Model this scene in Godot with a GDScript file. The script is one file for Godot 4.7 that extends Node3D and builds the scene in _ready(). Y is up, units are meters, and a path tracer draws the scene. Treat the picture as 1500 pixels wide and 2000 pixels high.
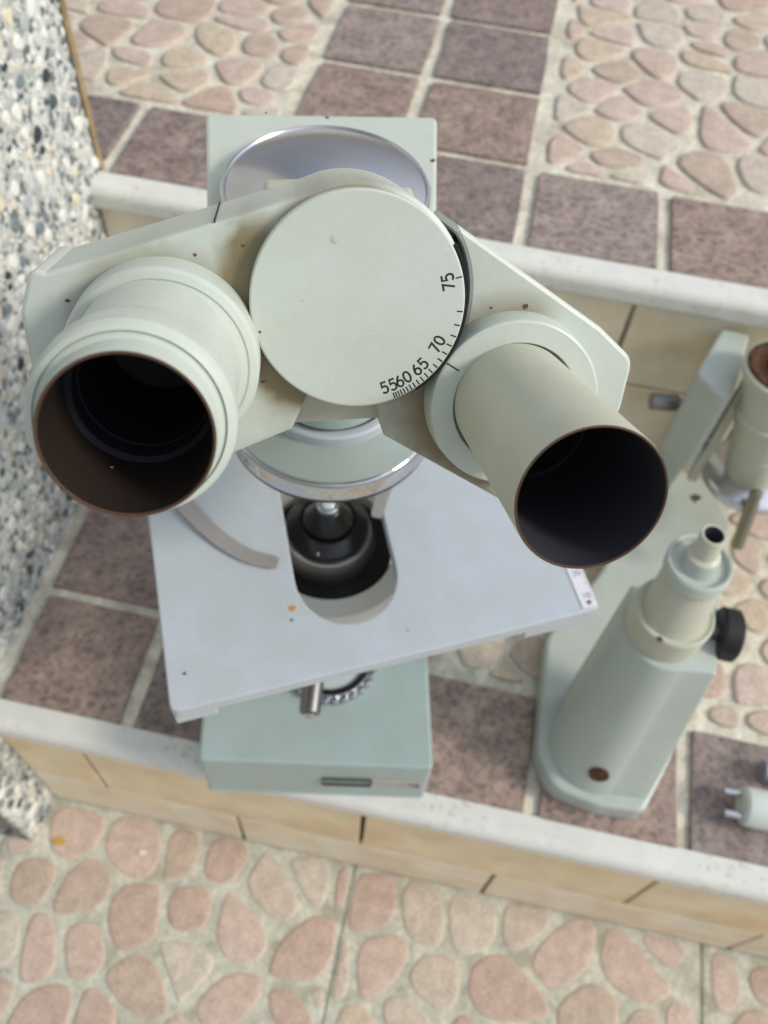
extends Node3D
# All lengths below are millimetres; K turns them into metres. x right, y up (0 = top of the step), z towards the viewer.
const K := 0.001
var M := {}
var used := {}
var rng := RandomNumberGenerator.new()

# ---------------------------------------------------------------- naming and tagging
func numbered(called: String, parent: Node) -> String:
	var key := str(parent.get_instance_id()) + called
	var k: int = used.get(key, 0)
	used[key] = k + 1
	return called if k == 0 else "%s_%03d" % [called, k]

func thing(called: String, label: String, category: String, at: Vector3, turn := 0.0, group := "") -> Node3D:
	var o := Node3D.new()
	o.name = numbered(called, self)
	add_child(o, true)
	o.position = at * K
	o.rotation.y = turn
	tag(o, label, category, group)
	return o

func tag(o: Node, label: String, category: String, group := "") -> void:
	o.set_meta("label", label)
	o.set_meta("category", category)
	if group:
		o.set_meta("group", group)

func put(called: String, mesh: Mesh, m: Material, parent: Node, at := Vector3.ZERO, b := Basis()) -> MeshInstance3D:
	var o := MeshInstance3D.new()
	o.name = numbered(called, parent)
	o.mesh = mesh
	o.material_override = m
	o.transform = Transform3D(b, at * K)
	parent.add_child(o, true)
	return o

# ---------------------------------------------------------------- mesh making
func finish(t: PackedVector3Array, angle := 20.0, cols := PackedColorArray()) -> ArrayMesh:
	var n := t.size() / 3
	var fn := PackedVector3Array()
	fn.resize(n)
	var at := {}
	for i in n:
		fn[i] = (t[i * 3 + 1] - t[i * 3]).cross(t[i * 3 + 2] - t[i * 3])
		for j in 3:
			var key := Vector3i((t[i * 3 + j] * 500.0).round())
			if at.has(key):
				at[key].append(i)
			else:
				at[key] = [i]
	var lim := cos(deg_to_rad(angle))
	var vs := PackedVector3Array()
	var ns := PackedVector3Array()
	var cs := PackedColorArray()
	for i in n:
		var mine := fn[i].normalized()
		if fn[i].length() < 1e-9:
			continue
		for j in [0, 2, 1]:
			var p := t[i * 3 + j]
			var s := Vector3.ZERO
			for k in at[Vector3i((p * 500.0).round())]:
				if fn[k].normalized().dot(mine) > lim:
					s += fn[k]
			vs.append(p * K)
			ns.append(s.normalized() if s.length() > 1e-9 else mine)
			if cols.size():
				cs.append(cols[i * 3 + j])
	var a := []
	a.resize(Mesh.ARRAY_MAX)
	a[Mesh.ARRAY_VERTEX] = vs
	a[Mesh.ARRAY_NORMAL] = ns
	if cols.size():
		a[Mesh.ARRAY_COLOR] = cs
	var me := ArrayMesh.new()
	me.add_surface_from_arrays(Mesh.PRIMITIVE_TRIANGLES, a)
	return me

func quad(t: PackedVector3Array, a: Vector3, b: Vector3, c: Vector3, d: Vector3) -> void:
	t.append_array([a, b, c, a, c, d])

# profile: (radius, height) from bottom outside upwards; axis y
func lathe(prof: Array, seg := 64) -> PackedVector3Array:
	var t := PackedVector3Array()
	for i in prof.size() - 1:
		var p: Vector2 = prof[i]
		var q: Vector2 = prof[i + 1]
		for k in seg:
			var a := TAU * k / seg
			var b := TAU * (k + 1) / seg
			var p0 := Vector3(p.x * cos(a), p.y, -p.x * sin(a))
			var p1 := Vector3(p.x * cos(b), p.y, -p.x * sin(b))
			var q0 := Vector3(q.x * cos(a), q.y, -q.x * sin(a))
			var q1 := Vector3(q.x * cos(b), q.y, -q.x * sin(b))
			if p.x > 1e-6:
				t.append_array([p0, p1, q1])
			if q.x > 1e-6:
				t.append_array([p0, q1, q0])
	return t

func up_to_z(t: PackedVector3Array) -> PackedVector3Array:
	var r := PackedVector3Array()
	for p in t:
		r.append(Vector3(p.x, -p.z, p.y))
	return r

func moved(t: PackedVector3Array, d: Vector3) -> PackedVector3Array:
	var r := PackedVector3Array()
	for p in t:
		r.append(p + d)
	return r

func turned(t: PackedVector3Array, b: Basis) -> PackedVector3Array:
	var r := PackedVector3Array()
	for p in t:
		r.append(b * p)
	return r

func ccw(poly: PackedVector2Array) -> PackedVector2Array:
	var a := 0.0
	for i in poly.size():
		a += poly[i].cross(poly[(i + 1) % poly.size()])
	if a < 0:
		poly.reverse()
	return poly

func inset(poly: PackedVector2Array, d: float) -> PackedVector2Array:
	var r := PackedVector2Array()
	var n := poly.size()
	for i in n:
		var e0 := (poly[i] - poly[(i + n - 1) % n]).normalized()
		var e1 := (poly[(i + 1) % n] - poly[i]).normalized()
		var n0 := Vector2(-e0.y, e0.x)
		var n1 := Vector2(-e1.y, e1.x)
		var m := (n0 + n1)
		var l := m.length_squared()
		r.append(poly[i] + (m * 2.0 / l if l > 0.3 else n0) * d)
	return r

# corners given as [x, y, radius]
func rounded(c: Array, step := 6) -> PackedVector2Array:
	var r := PackedVector2Array()
	var n := c.size()
	for i in n:
		var p := Vector2(c[i][0], c[i][1])
		var rad: float = c[i][2] if c[i].size() > 2 else 0.0
		if rad <= 0.0:
			r.append(p)
			continue
		var a := (Vector2(c[(i + n - 1) % n][0], c[(i + n - 1) % n][1]) - p).normalized()
		var b := (Vector2(c[(i + 1) % n][0], c[(i + 1) % n][1]) - p).normalized()
		var half := acos(clampf(a.dot(b), -1, 1)) / 2.0
		var l := rad / tan(half)
		for k in step + 1:
			var f := float(k) / step
			var p0 := p + a * l
			var p1 := p + b * l
			var q := p0.lerp(p, f).lerp(p.lerp(p1, f), f)
			r.append(q)
	return r

# polygon in xy, extruded from z0 to z1 with rounded edges
func extrude(poly: PackedVector2Array, z0: float, z1: float, bevel0 := 0.6, bevel1 := 0.6, caps := true) -> PackedVector3Array:
	if caps:
		poly = ccw(poly)
	var t := PackedVector3Array()
	var rings := []
	if bevel0 > 0:
		for k in 3:
			var f := k * PI / 4.0
			rings.append([inset(poly, bevel0 * (1 - sin(f))), z0 + bevel0 * (1 - cos(f))])
	else:
		rings.append([poly, z0])
	if bevel1 > 0:
		for k in 3:
			var f := k * PI / 4.0
			rings.append([inset(poly, bevel1 * (1 - cos(f))), z1 - bevel1 * (1 - sin(f))])
	else:
		rings.append([poly, z1])
	var n := poly.size()
	for r in rings.size() - 1:
		var p: PackedVector2Array = rings[r][0]
		var q: PackedVector2Array = rings[r + 1][0]
		var zp: float = rings[r][1]
		var zq: float = rings[r + 1][1]
		for i in n:
			var j := (i + 1) % n
			quad(t, Vector3(p[i].x, p[i].y, zp), Vector3(p[j].x, p[j].y, zp), Vector3(q[j].x, q[j].y, zq), Vector3(q[i].x, q[i].y, zq))
	for e in ([0, rings.size() - 1] if caps else []):
		var p: PackedVector2Array = rings[e][0]
		var z: float = rings[e][1]
		var ids := Geometry2D.triangulate_polygon(p)
		for i in ids.size() / 3:
			var a := p[ids[i * 3]]
			var b := p[ids[i * 3 + 1]]
			var c := p[ids[i * 3 + 2]]
			var ok: bool = ((b - a).cross(c - a) > 0) == (e != 0)
			t.append_array([Vector3(a.x, a.y, z), Vector3(b.x, b.y, z), Vector3(c.x, c.y, z)] if ok else [Vector3(a.x, a.y, z), Vector3(c.x, c.y, z), Vector3(b.x, b.y, z)])
	return t

func subdivided(poly: PackedVector2Array, l: float) -> PackedVector2Array:
	var fine := PackedVector2Array()
	for i in poly.size():
		var q := poly[(i + 1) % poly.size()]
		var cuts := maxi(1, int(ceil(poly[i].distance_to(q) / l)))
		for k in cuts:
			fine.append(poly[i].lerp(q, float(k) / cuts))
	return fine

# plate with one opening
func holed(outer: PackedVector2Array, hole: PackedVector2Array, z0: float, z1: float, bevel: float) -> PackedVector3Array:
	outer = subdivided(ccw(outer), 3.0)
	hole = ccw(subdivided(hole, 3.0))
	hole.reverse()
	var t := extrude(outer, z0, z1, bevel, bevel, false)
	t.append_array(extrude(hole, z0, z1, bevel, bevel, false))
	var o := inset(outer, bevel)
	var h := inset(hole, bevel)
	var pts := PackedVector2Array(o)
	pts.append_array(h)
	var ids := Geometry2D.triangulate_delaunay(pts)
	for i in ids.size() / 3:
		var a := pts[ids[i * 3]]
		var b := pts[ids[i * 3 + 1]]
		var c := pts[ids[i * 3 + 2]]
		var m := (a + b + c) / 3.0
		if Geometry2D.is_point_in_polygon(m, h) or not Geometry2D.is_point_in_polygon(m, o):
			continue
		if (b - a).cross(c - a) < 0:
			var s := b
			b = c
			c = s
		t.append_array([Vector3(a.x, a.y, z1), Vector3(b.x, b.y, z1), Vector3(c.x, c.y, z1), Vector3(a.x, a.y, z0), Vector3(c.x, c.y, z0), Vector3(b.x, b.y, z0)])
	return t

# plan polygon (x, away) standing from y0 to y1
func slab(poly: PackedVector2Array, y0: float, y1: float, b0 := 0.6, b1 := 0.6) -> PackedVector3Array:
	return turned(extrude(poly, y0, y1, b0, b1), Basis(Vector3(1, 0, 0), Vector3(0, 0, -1), Vector3(0, 1, 0)))

func rect(x0: float, x1: float, y0: float, y1: float, r := 0.0) -> PackedVector2Array:
	return rounded([[x0, y0, r], [x1, y0, r], [x1, y1, r], [x0, y1, r]], 4)

func box(x0: float, x1: float, y0: float, y1: float, z0: float, z1: float, b := 0.5) -> PackedVector3Array:
	return extrude(rect(x0, x1, y0, y1, b), z0, z1, b, b)

func rod(a: Vector3, b: Vector3, r0: float, r1: float, seg := 28, bev := 0.4) -> PackedVector3Array:
	var l := (b - a).length()
	var y := (b - a) / l
	var x := y.cross(Vector3(0.31, 0.2, 0.93)).normalized()
	return moved(turned(lathe([Vector2(0, 0), Vector2(r0 - bev, 0), Vector2(r0, bev), Vector2(r1, l - bev), Vector2(r1 - bev, l), Vector2(0, l)], seg), Basis(x, y, x.cross(y))), a)

# flat stroke of even width, a little raised: the points lie in xy
func stroke(pts: PackedVector2Array, w: float, z0: float, z1: float) -> PackedVector3Array:
	var left := PackedVector2Array()
	var right := PackedVector2Array()
	var n := pts.size()
	for i in n:
		var e0 := (pts[i] - pts[maxi(i - 1, 0)]).normalized()
		var e1 := (pts[mini(i + 1, n - 1)] - pts[i]).normalized()
		if i == 0:
			e0 = e1
		if i == n - 1:
			e1 = e0
		var m := (Vector2(-e0.y, e0.x) + Vector2(-e1.y, e1.x))
		m = m * minf(2.0 / m.length_squared(), 1.6)
		left.append(pts[i] + m * w / 2)
		right.append(pts[i] - m * w / 2)
	var t := PackedVector3Array()
	for i in n - 1:
		var a := right[i]
		var b := right[i + 1]
		var c := left[i + 1]
		var d := left[i]
		quad(t, Vector3(a.x, a.y, z1), Vector3(b.x, b.y, z1), Vector3(c.x, c.y, z1), Vector3(d.x, d.y, z1))
		quad(t, Vector3(a.x, a.y, z0), Vector3(b.x, b.y, z0), Vector3(b.x, b.y, z1), Vector3(a.x, a.y, z1))
		quad(t, Vector3(c.x, c.y, z0), Vector3(d.x, d.y, z0), Vector3(d.x, d.y, z1), Vector3(c.x, c.y, z1))
	return t

func arc(c: Vector2, rx: float, ry: float, a0: float, a1: float, n := 14) -> PackedVector2Array:
	var r := PackedVector2Array()
	for k in n + 1:
		var a := deg_to_rad(lerpf(a0, a1, float(k) / n))
		r.append(c + Vector2(rx * cos(a), ry * sin(a)))
	return r

func digit(d: String) -> PackedVector2Array:
	var p := PackedVector2Array()
	match d:
		"0":
			p = arc(Vector2(0.3, 0.5), 0.27, 0.48, 90, 449, 22)
		"1":
			p = PackedVector2Array([Vector2(0.12, 0.8), Vector2(0.34, 1), Vector2(0.34, 0)])
		"2":
			p = arc(Vector2(0.3, 0.72), 0.25, 0.27, 165, -35, 12)
			p.append_array([Vector2(0.05, 0.02), Vector2(0.58, 0.02)])
		"3":
			p = arc(Vector2(0.28, 0.74), 0.22, 0.24, 150, -80, 10)
			p.append_array(arc(Vector2(0.28, 0.27), 0.26, 0.27, 85, -150, 12))
		"5":
			p.append_array([Vector2(0.54, 0.98), Vector2(0.13, 0.98), Vector2(0.08, 0.54)])
			p.append_array(arc(Vector2(0.28, 0.32), 0.28, 0.31, 118, -145, 14))
		"6":
			p.append_array([Vector2(0.44, 1.0), Vector2(0.24, 0.78), Vector2(0.08, 0.48)])
			p.append_array(arc(Vector2(0.3, 0.3), 0.26, 0.29, 165, 505, 20))
		"7":
			p.append_array([Vector2(0.04, 0.98), Vector2(0.56, 0.98), Vector2(0.22, 0.0)])
	return p

# a number written round a point: centre c, reading direction dir
func number(text: String, c: Vector2, dir: Vector2, h: float, w: float, z: float) -> PackedVector3Array:
	var t := PackedVector3Array()
	var up := Vector2(-dir.y, dir.x)
	var adv := h * 0.76
	for i in text.length():
		var o := c + dir * ((i - text.length() / 2.0) * adv + h * 0.08) - up * h / 2
		var pts := PackedVector2Array()
		for p in digit(text[i]):
			pts.append(o + dir * p.x * h + up * p.y * h)
		t.append_array(stroke(pts, w, z, z + 0.04))
	return t

# face of a casting: polygon filled with a fine net of points whose colours carry painted shade and grime, then sides
func casting(poly: PackedVector2Array, z0: float, z1: float, bevel: float, grime_shade: Callable, step := 2.0) -> ArrayMesh:
	poly = ccw(poly)
	var fine := PackedVector2Array()
	for i in poly.size():
		var q := poly[(i + 1) % poly.size()]
		var cuts := int(ceil(poly[i].distance_to(q) / 1.2))
		for k in cuts:
			fine.append(poly[i].lerp(q, float(k) / cuts))
	poly = fine
	var t := PackedVector3Array()
	var c := PackedColorArray()
	var body := extrude(poly, z0, z1, 0.8, bevel)
	for i in body.size() / 3:
		var top := true
		for j in 3:
			top = top and absf(body[i * 3 + j].z - z1) < 1e-4
		if top:
			continue
		for j in 3:
			t.append(body[i * 3 + j])
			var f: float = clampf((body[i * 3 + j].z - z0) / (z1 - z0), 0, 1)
			c.append(Color.WHITE.lerp(grime_shade.call(Vector2(body[i * 3 + j].x, body[i * 3 + j].y)), f * f))
	var rim := inset(poly, bevel)
	var pts := PackedVector2Array()
	for i in rim.size():
		pts.append(rim[i])
	var lo := rim[0]
	var hi := rim[0]
	for p in rim:
		lo = lo.min(p)
		hi = hi.max(p)
	var inner := inset(poly, bevel + step * 0.5)
	var y := lo.y
	while y < hi.y:
		var x := lo.x
		while x < hi.x:
			var p := Vector2(x, y) + Vector2(sin(y * 7.1 + x), cos(x * 5.3)) * 0.2
			if Geometry2D.is_point_in_polygon(p, inner):
				pts.append(p)
			x += step
		y += step
	var ids := Geometry2D.triangulate_delaunay(pts)
	for i in ids.size() / 3:
		var a := pts[ids[i * 3]]
		var b := pts[ids[i * 3 + 1]]
		var d := pts[ids[i * 3 + 2]]
		if not Geometry2D.is_point_in_polygon((a + b + d) / 3.0, rim):
			continue
		if (b - a).cross(d - a) < 0:
			var s := b
			b = d
			d = s
		for p in [a, b, d]:
			t.append(Vector3(p.x, p.y, z1))
			c.append(grime_shade.call(p))
	return finish(t, 21.0, c)

# ---------------------------------------------------------------- materials
func noise(freq: float, sd: int, kind := FastNoiseLite.TYPE_SIMPLEX_SMOOTH, oct := 3) -> PackedByteArray:
	var f := FastNoiseLite.new()
	f.seed = sd
	f.noise_type = kind
	f.frequency = freq
	f.fractal_octaves = oct
	if kind == FastNoiseLite.TYPE_CELLULAR:
		f.fractal_type = FastNoiseLite.FRACTAL_NONE
		f.cellular_return_type = FastNoiseLite.RETURN_CELL_VALUE
	var im := f.get_seamless_image(512, 512)
	im.convert(Image.FORMAT_L8)
	return im.get_data()

func paint_tex(of: Callable) -> ImageTexture:
	var d := PackedByteArray()
	d.resize(512 * 512 * 3)
	for i in 512 * 512:
		var c: Color = of.call(i)
		d[i * 3] = int(clampf(c.r, 0, 1) * 255)
		d[i * 3 + 1] = int(clampf(c.g, 0, 1) * 255)
		d[i * 3 + 2] = int(clampf(c.b, 0, 1) * 255)
	var im := Image.create_from_data(512, 512, false, Image.FORMAT_RGB8, d)
	return ImageTexture.create_from_image(im)

func bump_tex(b: PackedByteArray, strength: float) -> ImageTexture:
	var im := Image.create_from_data(512, 512, false, Image.FORMAT_L8, b)
	im.convert(Image.FORMAT_RGBA8)
	im.bump_map_to_normal_map(strength)
	return ImageTexture.create_from_image(im)

func srgb(r: int, g: int, b: int) -> Color:
	return Color(r / 255.0, g / 255.0, b / 255.0)

func mat(c: Color, rough := 0.5, metal := 0.0, tex: Texture2D = null, span := 100.0, world := true) -> StandardMaterial3D:
	var m := StandardMaterial3D.new()
	m.albedo_color = c
	m.roughness = rough
	m.metallic = metal
	if tex:
		m.albedo_texture = tex
		m.uv1_triplanar = true
		m.uv1_world_triplanar = world
		m.uv1_scale = Vector3.ONE * (1000.0 / span)
	return m

func make_materials() -> void:
	var n1 := noise(0.012, 1)
	var n2 := noise(0.05, 2)
	var n3 := noise(0.16, 3, FastNoiseLite.TYPE_SIMPLEX_SMOOTH, 2)
	var n4 := noise(0.006, 4)
	var cell := noise(0.09, 5, FastNoiseLite.TYPE_CELLULAR)
	var cell2 := noise(0.05, 6, FastNoiseLite.TYPE_CELLULAR)
	# enamel: almost even, with faint clouds, rubbed patches and a few specks
	var enamel := paint_tex(func(i: int) -> Color:
		var a := (n4[i] - 128) / 128.0
		var b := (n2[i] - 128) / 128.0
		var v := 0.955 + a * 0.016 + b * 0.01
		var c := Color(v, v, v * (0.985 + a * 0.016))
		if n3[i] > 238 and n1[i] > 150:
			c = c * Color(0.72, 0.66, 0.58)
		return c)
	var enamel_n := bump_tex(n3, 0.35)
	for e in [["paint", srgb(207, 214, 206), 0.4], ["sky_tinted_paint", srgb(194, 201, 210), 0.3], ["base_paint", srgb(172, 189, 188), 0.4], ["nose_shade_paint", srgb(160, 171, 166), 0.3], ["old_paint", srgb(193, 201, 195), 0.42], ["cream_paint", srgb(204, 204, 187), 0.42]]:  # stage tinted with sky reflection, nose with head shade, cream with floor bounce
		var m := mat(e[1], e[2], 0.0, enamel, 70.0, false)
		m.normal_enabled = true
		m.normal_texture = enamel_n
		m.normal_scale = 0.25
		m.vertex_color_use_as_albedo = true
		M[e[0]] = m
	var granite := paint_tex(func(i: int) -> Color:
		var c := Color(0.62, 0.56, 0.535)
		var g := cell[i] / 255.0
		c = c.lerp(Color(0.49, 0.465, 0.47), smoothstep(0.45, 0.66, n2[i] / 255.0) * 0.9)
		c = c.lerp(Color(0.71, 0.615, 0.57), smoothstep(0.5, 0.75, n3[i] / 255.0) * 0.85)
		c = c.lerp(Color(0.38, 0.355, 0.36), smoothstep(0.68, 0.9, g) * 0.4)
		c = c.lerp(Color(0.70, 0.66, 0.61), smoothstep(0.25, 0.08, g) * 0.45)
		return c * Color(1.06, 1.045, 1.03) * (0.94 + 0.2 * (n1[i] / 255.0 - 0.5)))
	for k in 5:
		var m := mat([Color(1, 1, 1), Color(0.95, 0.93, 0.93), Color(1.0, 0.97, 0.94), Color(0.9, 0.9, 0.91), Color(1, 0.97, 0.95)][k], 0.6, 0.0, granite, 145.0)
		m.uv1_offset = Vector3(0.37 * k, 0.61 * k, 0.23 * k)
		m.normal_enabled = true
		m.normal_texture = bump_tex(n3, 0.8) if k == 0 else M["granite0"].normal_texture
		m.normal_scale = 0.4
		M["granite%d" % k] = m
	var speck := paint_tex(func(i: int) -> Color:
		var v := 0.94 + 0.2 * (n2[i] / 255.0 - 0.5) + 0.14 * (n1[i] / 255.0 - 0.5)
		var c := Color(v, v * 0.985, v * 0.96)
		c = c.lerp(Color(0.60, 0.48, 0.42), smoothstep(0.6, 0.8, n3[i] / 255.0) * 0.6)
		c = c.lerp(Color(1, 0.96, 0.88), smoothstep(0.36, 0.2, n3[i] / 255.0) * 0.5)
		return c)
	var pc := [srgb(223, 203, 192), srgb(224, 209, 190), srgb(226, 218, 206), srgb(214, 192, 180), srgb(226, 208, 199), srgb(212, 195, 181), srgb(222, 211, 198)]
	for k in 7:
		var m := mat(pc[k], 0.55, 0.0, speck, 85.0)
		m.uv1_offset = Vector3(0.31 * k, 0.17 * k, 0.43 * k)
		M["pebble%d" % k] = m
	var mortar := paint_tex(func(i: int) -> Color:
		var v := 0.80 + 0.16 * (n1[i] / 255.0 - 0.5) + 0.14 * (n2[i] / 255.0 - 0.5) + 0.1 * (n3[i] / 255.0 - 0.5)
		return Color(v * 1.06, v * 1.035, v * 0.97).lerp(Color(0.62, 0.57, 0.5), smoothstep(0.62, 0.85, n4[i] / 255.0) * 0.35))
	var mn := bump_tex(n2, 2.0)
	for e in [["mortar", Color(1, 0.995, 0.97)], ["grey_mortar", Color(0.925, 0.94, 0.92)], ["tan_mortar", Color(0.72, 0.64, 0.52)], ["dark_joint", Color(0.46, 0.4, 0.34)]]:
		var m := mat(e[1], 0.85, 0.0, mortar, 130.0)
		m.normal_enabled = true
		m.normal_texture = mn
		m.normal_scale = 0.6
		M[e[0]] = m
	var beige := paint_tex(func(i: int) -> Color:
		var f := n4[i] / 255.0
		var c := Color(0.94, 0.90, 0.81).lerp(Color(0.93, 0.86, 0.74), smoothstep(0.35, 0.7, f))
		var v := 1.0 + 0.1 * (n1[i] / 255.0 - 0.5) + 0.05 * (n3[i] / 255.0 - 0.5)
		return c * v)
	for k in 3:
		var m := mat([Color(1, 1, 1), Color(1.0, 0.96, 0.89), Color(1.0, 1.0, 1.0)][k], 0.5, 0.0, beige, 260.0)
		m.uv1_offset = Vector3(0.3 * k, 0.5 * k, 0.7 * k)
		M["beige%d" % k] = m
	var white := paint_tex(func(i: int) -> Color:
		var v := 0.93 + 0.05 * (n1[i] / 255.0 - 0.5)
		return Color(v, v, v * 0.985).lerp(Color(0.62, 0.6, 0.56), smoothstep(0.6, 0.8, n2[i] / 255.0) * smoothstep(0.45, 0.75, n4[i] / 255.0) * 0.3))
	M["nosing"] = mat(Color(0.95, 0.945, 0.925), 0.27, 0.0, white, 150.0)
	var cement := paint_tex(func(i: int) -> Color:
		var v := 0.72 + 0.16 * (n1[i] / 255.0 - 0.5)
		var c := Color(v, v * 1.005, v * 0.98)
		var g := cell2[i] / 255.0
		c = c.lerp(Color(0.86, 0.86, 0.82), smoothstep(0.62, 0.66, g) * 0.8)
		return c.lerp(Color(0.24, 0.27, 0.3), smoothstep(0.2, 0.16, g) * 0.6))
	M["cement"] = mat(Color(1, 1, 1), 0.8, 0.0, cement, 95.0)
	M["cement"].normal_enabled = true
	M["cement"].normal_texture = mn
	var cc := [srgb(232, 232, 224), srgb(206, 209, 205), srgb(176, 182, 182), srgb(78, 90, 95), srgb(52, 62, 68), srgb(226, 216, 190), srgb(122, 134, 138), srgb(190, 140, 80)]
	for k in 8:
		M["chip%d" % k] = mat(cc[k], 0.6)
	M["chip_many"] = mat(Color.WHITE, 0.6)
	M["chip_many"].vertex_color_use_as_albedo = true
	# metals
	var scuff := paint_tex(func(i: int) -> Color:
		var v := 0.93 + 0.1 * (n2[i] / 255.0 - 0.5)
		return Color(v, v, v).lerp(Color(0.6, 0.6, 0.62), smoothstep(0.68, 0.8, n2[i] / 255.0) * 0.5))
	M["chrome"] = mat(Color(0.8, 0.8, 0.81), 0.04, 1.0)
	M["satin"] = mat(Color(0.88, 0.88, 0.905), 0.22, 1.0, scuff, 60.0, false)
	M["collar_chrome"] = mat(Color(0.80, 0.80, 0.82), 0.2, 1.0)
	M["steel"] = mat(Color(0.62, 0.61, 0.61), 0.35, 1.0, scuff, 40.0, false)
	M["clip_metal"] = mat(Color(0.71, 0.69, 0.68), 0.42, 0.35, scuff, 40.0, false)
	M["pin_metal"] = mat(Color(0.72, 0.69, 0.6), 0.25, 1.0, scuff, 30.0, false)
	M["pale_metal"] = mat(srgb(226, 224, 214), 0.35)
	M["brass"] = mat(Color(0.66, 0.56, 0.42), 0.35, 1.0, scuff, 30.0, false)
	M["black"] = mat(Color(0.07, 0.07, 0.085), 0.4)
	M["black_gloss"] = mat(Color(0.075, 0.075, 0.085), 0.25)
	M["ink"] = mat(Color(0.13, 0.12, 0.12), 0.6)
	M["ink_grey"] = mat(Color(0.36, 0.36, 0.38), 0.6)
	M["bore_brown"] = mat(Color(0.225, 0.19, 0.17), 0.27, 0.0, scuff, 30.0, false)
	M["bore_black"] = mat(Color(0.25, 0.25, 0.275), 0.33)
	M["bore_deep"] = mat(Color(0.165, 0.165, 0.19), 0.5)
	M["deep_black"] = mat(Color(0.05, 0.045, 0.045), 0.8)
	M["rim_brown"] = mat(Color(0.44, 0.33, 0.26), 0.35, 0.4, scuff, 9.0, false)
	var rusty := paint_tex(func(i: int) -> Color:
		var f := n2[i] / 255.0
		return Color(0.27, 0.17, 0.11).lerp(Color(0.45, 0.29, 0.17), smoothstep(0.4, 0.7, f)).lerp(Color(0.16, 0.11, 0.09), smoothstep(0.45, 0.25, n1[i] / 255.0)))
	M["rust"] = mat(Color(1, 1, 1), 0.9, 0.0, rusty, 25.0, false)
	M["white_label"] = mat(srgb(226, 222, 226), 0.4)
	M["dark_label"] = mat(srgb(62, 58, 55), 0.6)
	M["beige_label"] = mat(srgb(182, 170, 156), 0.5)
	M["dial_glass"] = mat(Color(0.75, 0.8, 0.8), 0.05)
	M["chip_paint"] = mat(srgb(96, 66, 48), 0.8)
	M["ivory"] = mat(srgb(206, 214, 206), 0.35)
	M["orange"] = mat(srgb(196, 138, 58), 0.8)
	M["lavender"] = mat(srgb(168, 168, 190), 0.3, 0.6)
	M["leaf"] = mat(srgb(196, 158, 74), 0.8)
	M["petal"] = mat(srgb(232, 228, 218), 0.8)

# ---------------------------------------------------------------- the steps
func granite_tile(x0: float, x1: float, a0: float, a1: float, top: float, parent: Node) -> void:
	var j := func() -> float: return rng.randf_range(-0.8, 0.8)
	var c := []
	for e in [[x0, a0], [x0, lerpf(a0, a1, 0.5)], [x0, a1], [x1, a1], [x1, lerpf(a0, a1, 0.45)], [x1, a0]]:
		c.append([e[0] + j.call(), e[1] + j.call(), 0.0])
	for i in [0, 2, 3, 5]:
		c[i][2] = 1.6
	put("granite_tile", finish(slab(rounded(c, 2), top - 4.0, top + rng.randf_range(-0.25, 0.25), 0.0, 0.9)), M["granite%d" % rng.randi_range(0, 4)], parent)

func pebble_mesh(outline: PackedVector2Array, top: float, high: float) -> ArrayMesh:
	var t := PackedVector3Array()
	var c := Vector2.ZERO
	for p in outline:
		c += p
	c /= outline.size()
	var n := outline.size()
	var rings := [[1.03, -1.2], [1.0, high * 0.35], [0.9, high * 0.85], [0.6, high]]
	for r in 3:
		for i in n:
			var i2 := (i + 1) % n
			var f: float = rings[r][0]
			var g: float = rings[r + 1][0]
			var a := c + (outline[i] - c) * f
			var b := c + (outline[i2] - c) * f
			var d := c + (outline[i2] - c) * g
			var e := c + (outline[i] - c) * g
			quad(t, Vector3(a.x, top + rings[r][1], -a.y), Vector3(b.x, top + rings[r][1], -b.y), Vector3(d.x, top + rings[r + 1][1], -d.y), Vector3(e.x, top + rings[r + 1][1], -e.y))
	for i in n:
		var a := c + (outline[i] - c) * 0.6
		var b := c + (outline[(i + 1) % n] - c) * 0.6
		t.append_array([Vector3(a.x, top + high, -a.y), Vector3(b.x, top + high, -b.y), Vector3(c.x, top + high * 1.03, -c.y)])
	return finish(t, 70.0)

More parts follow.
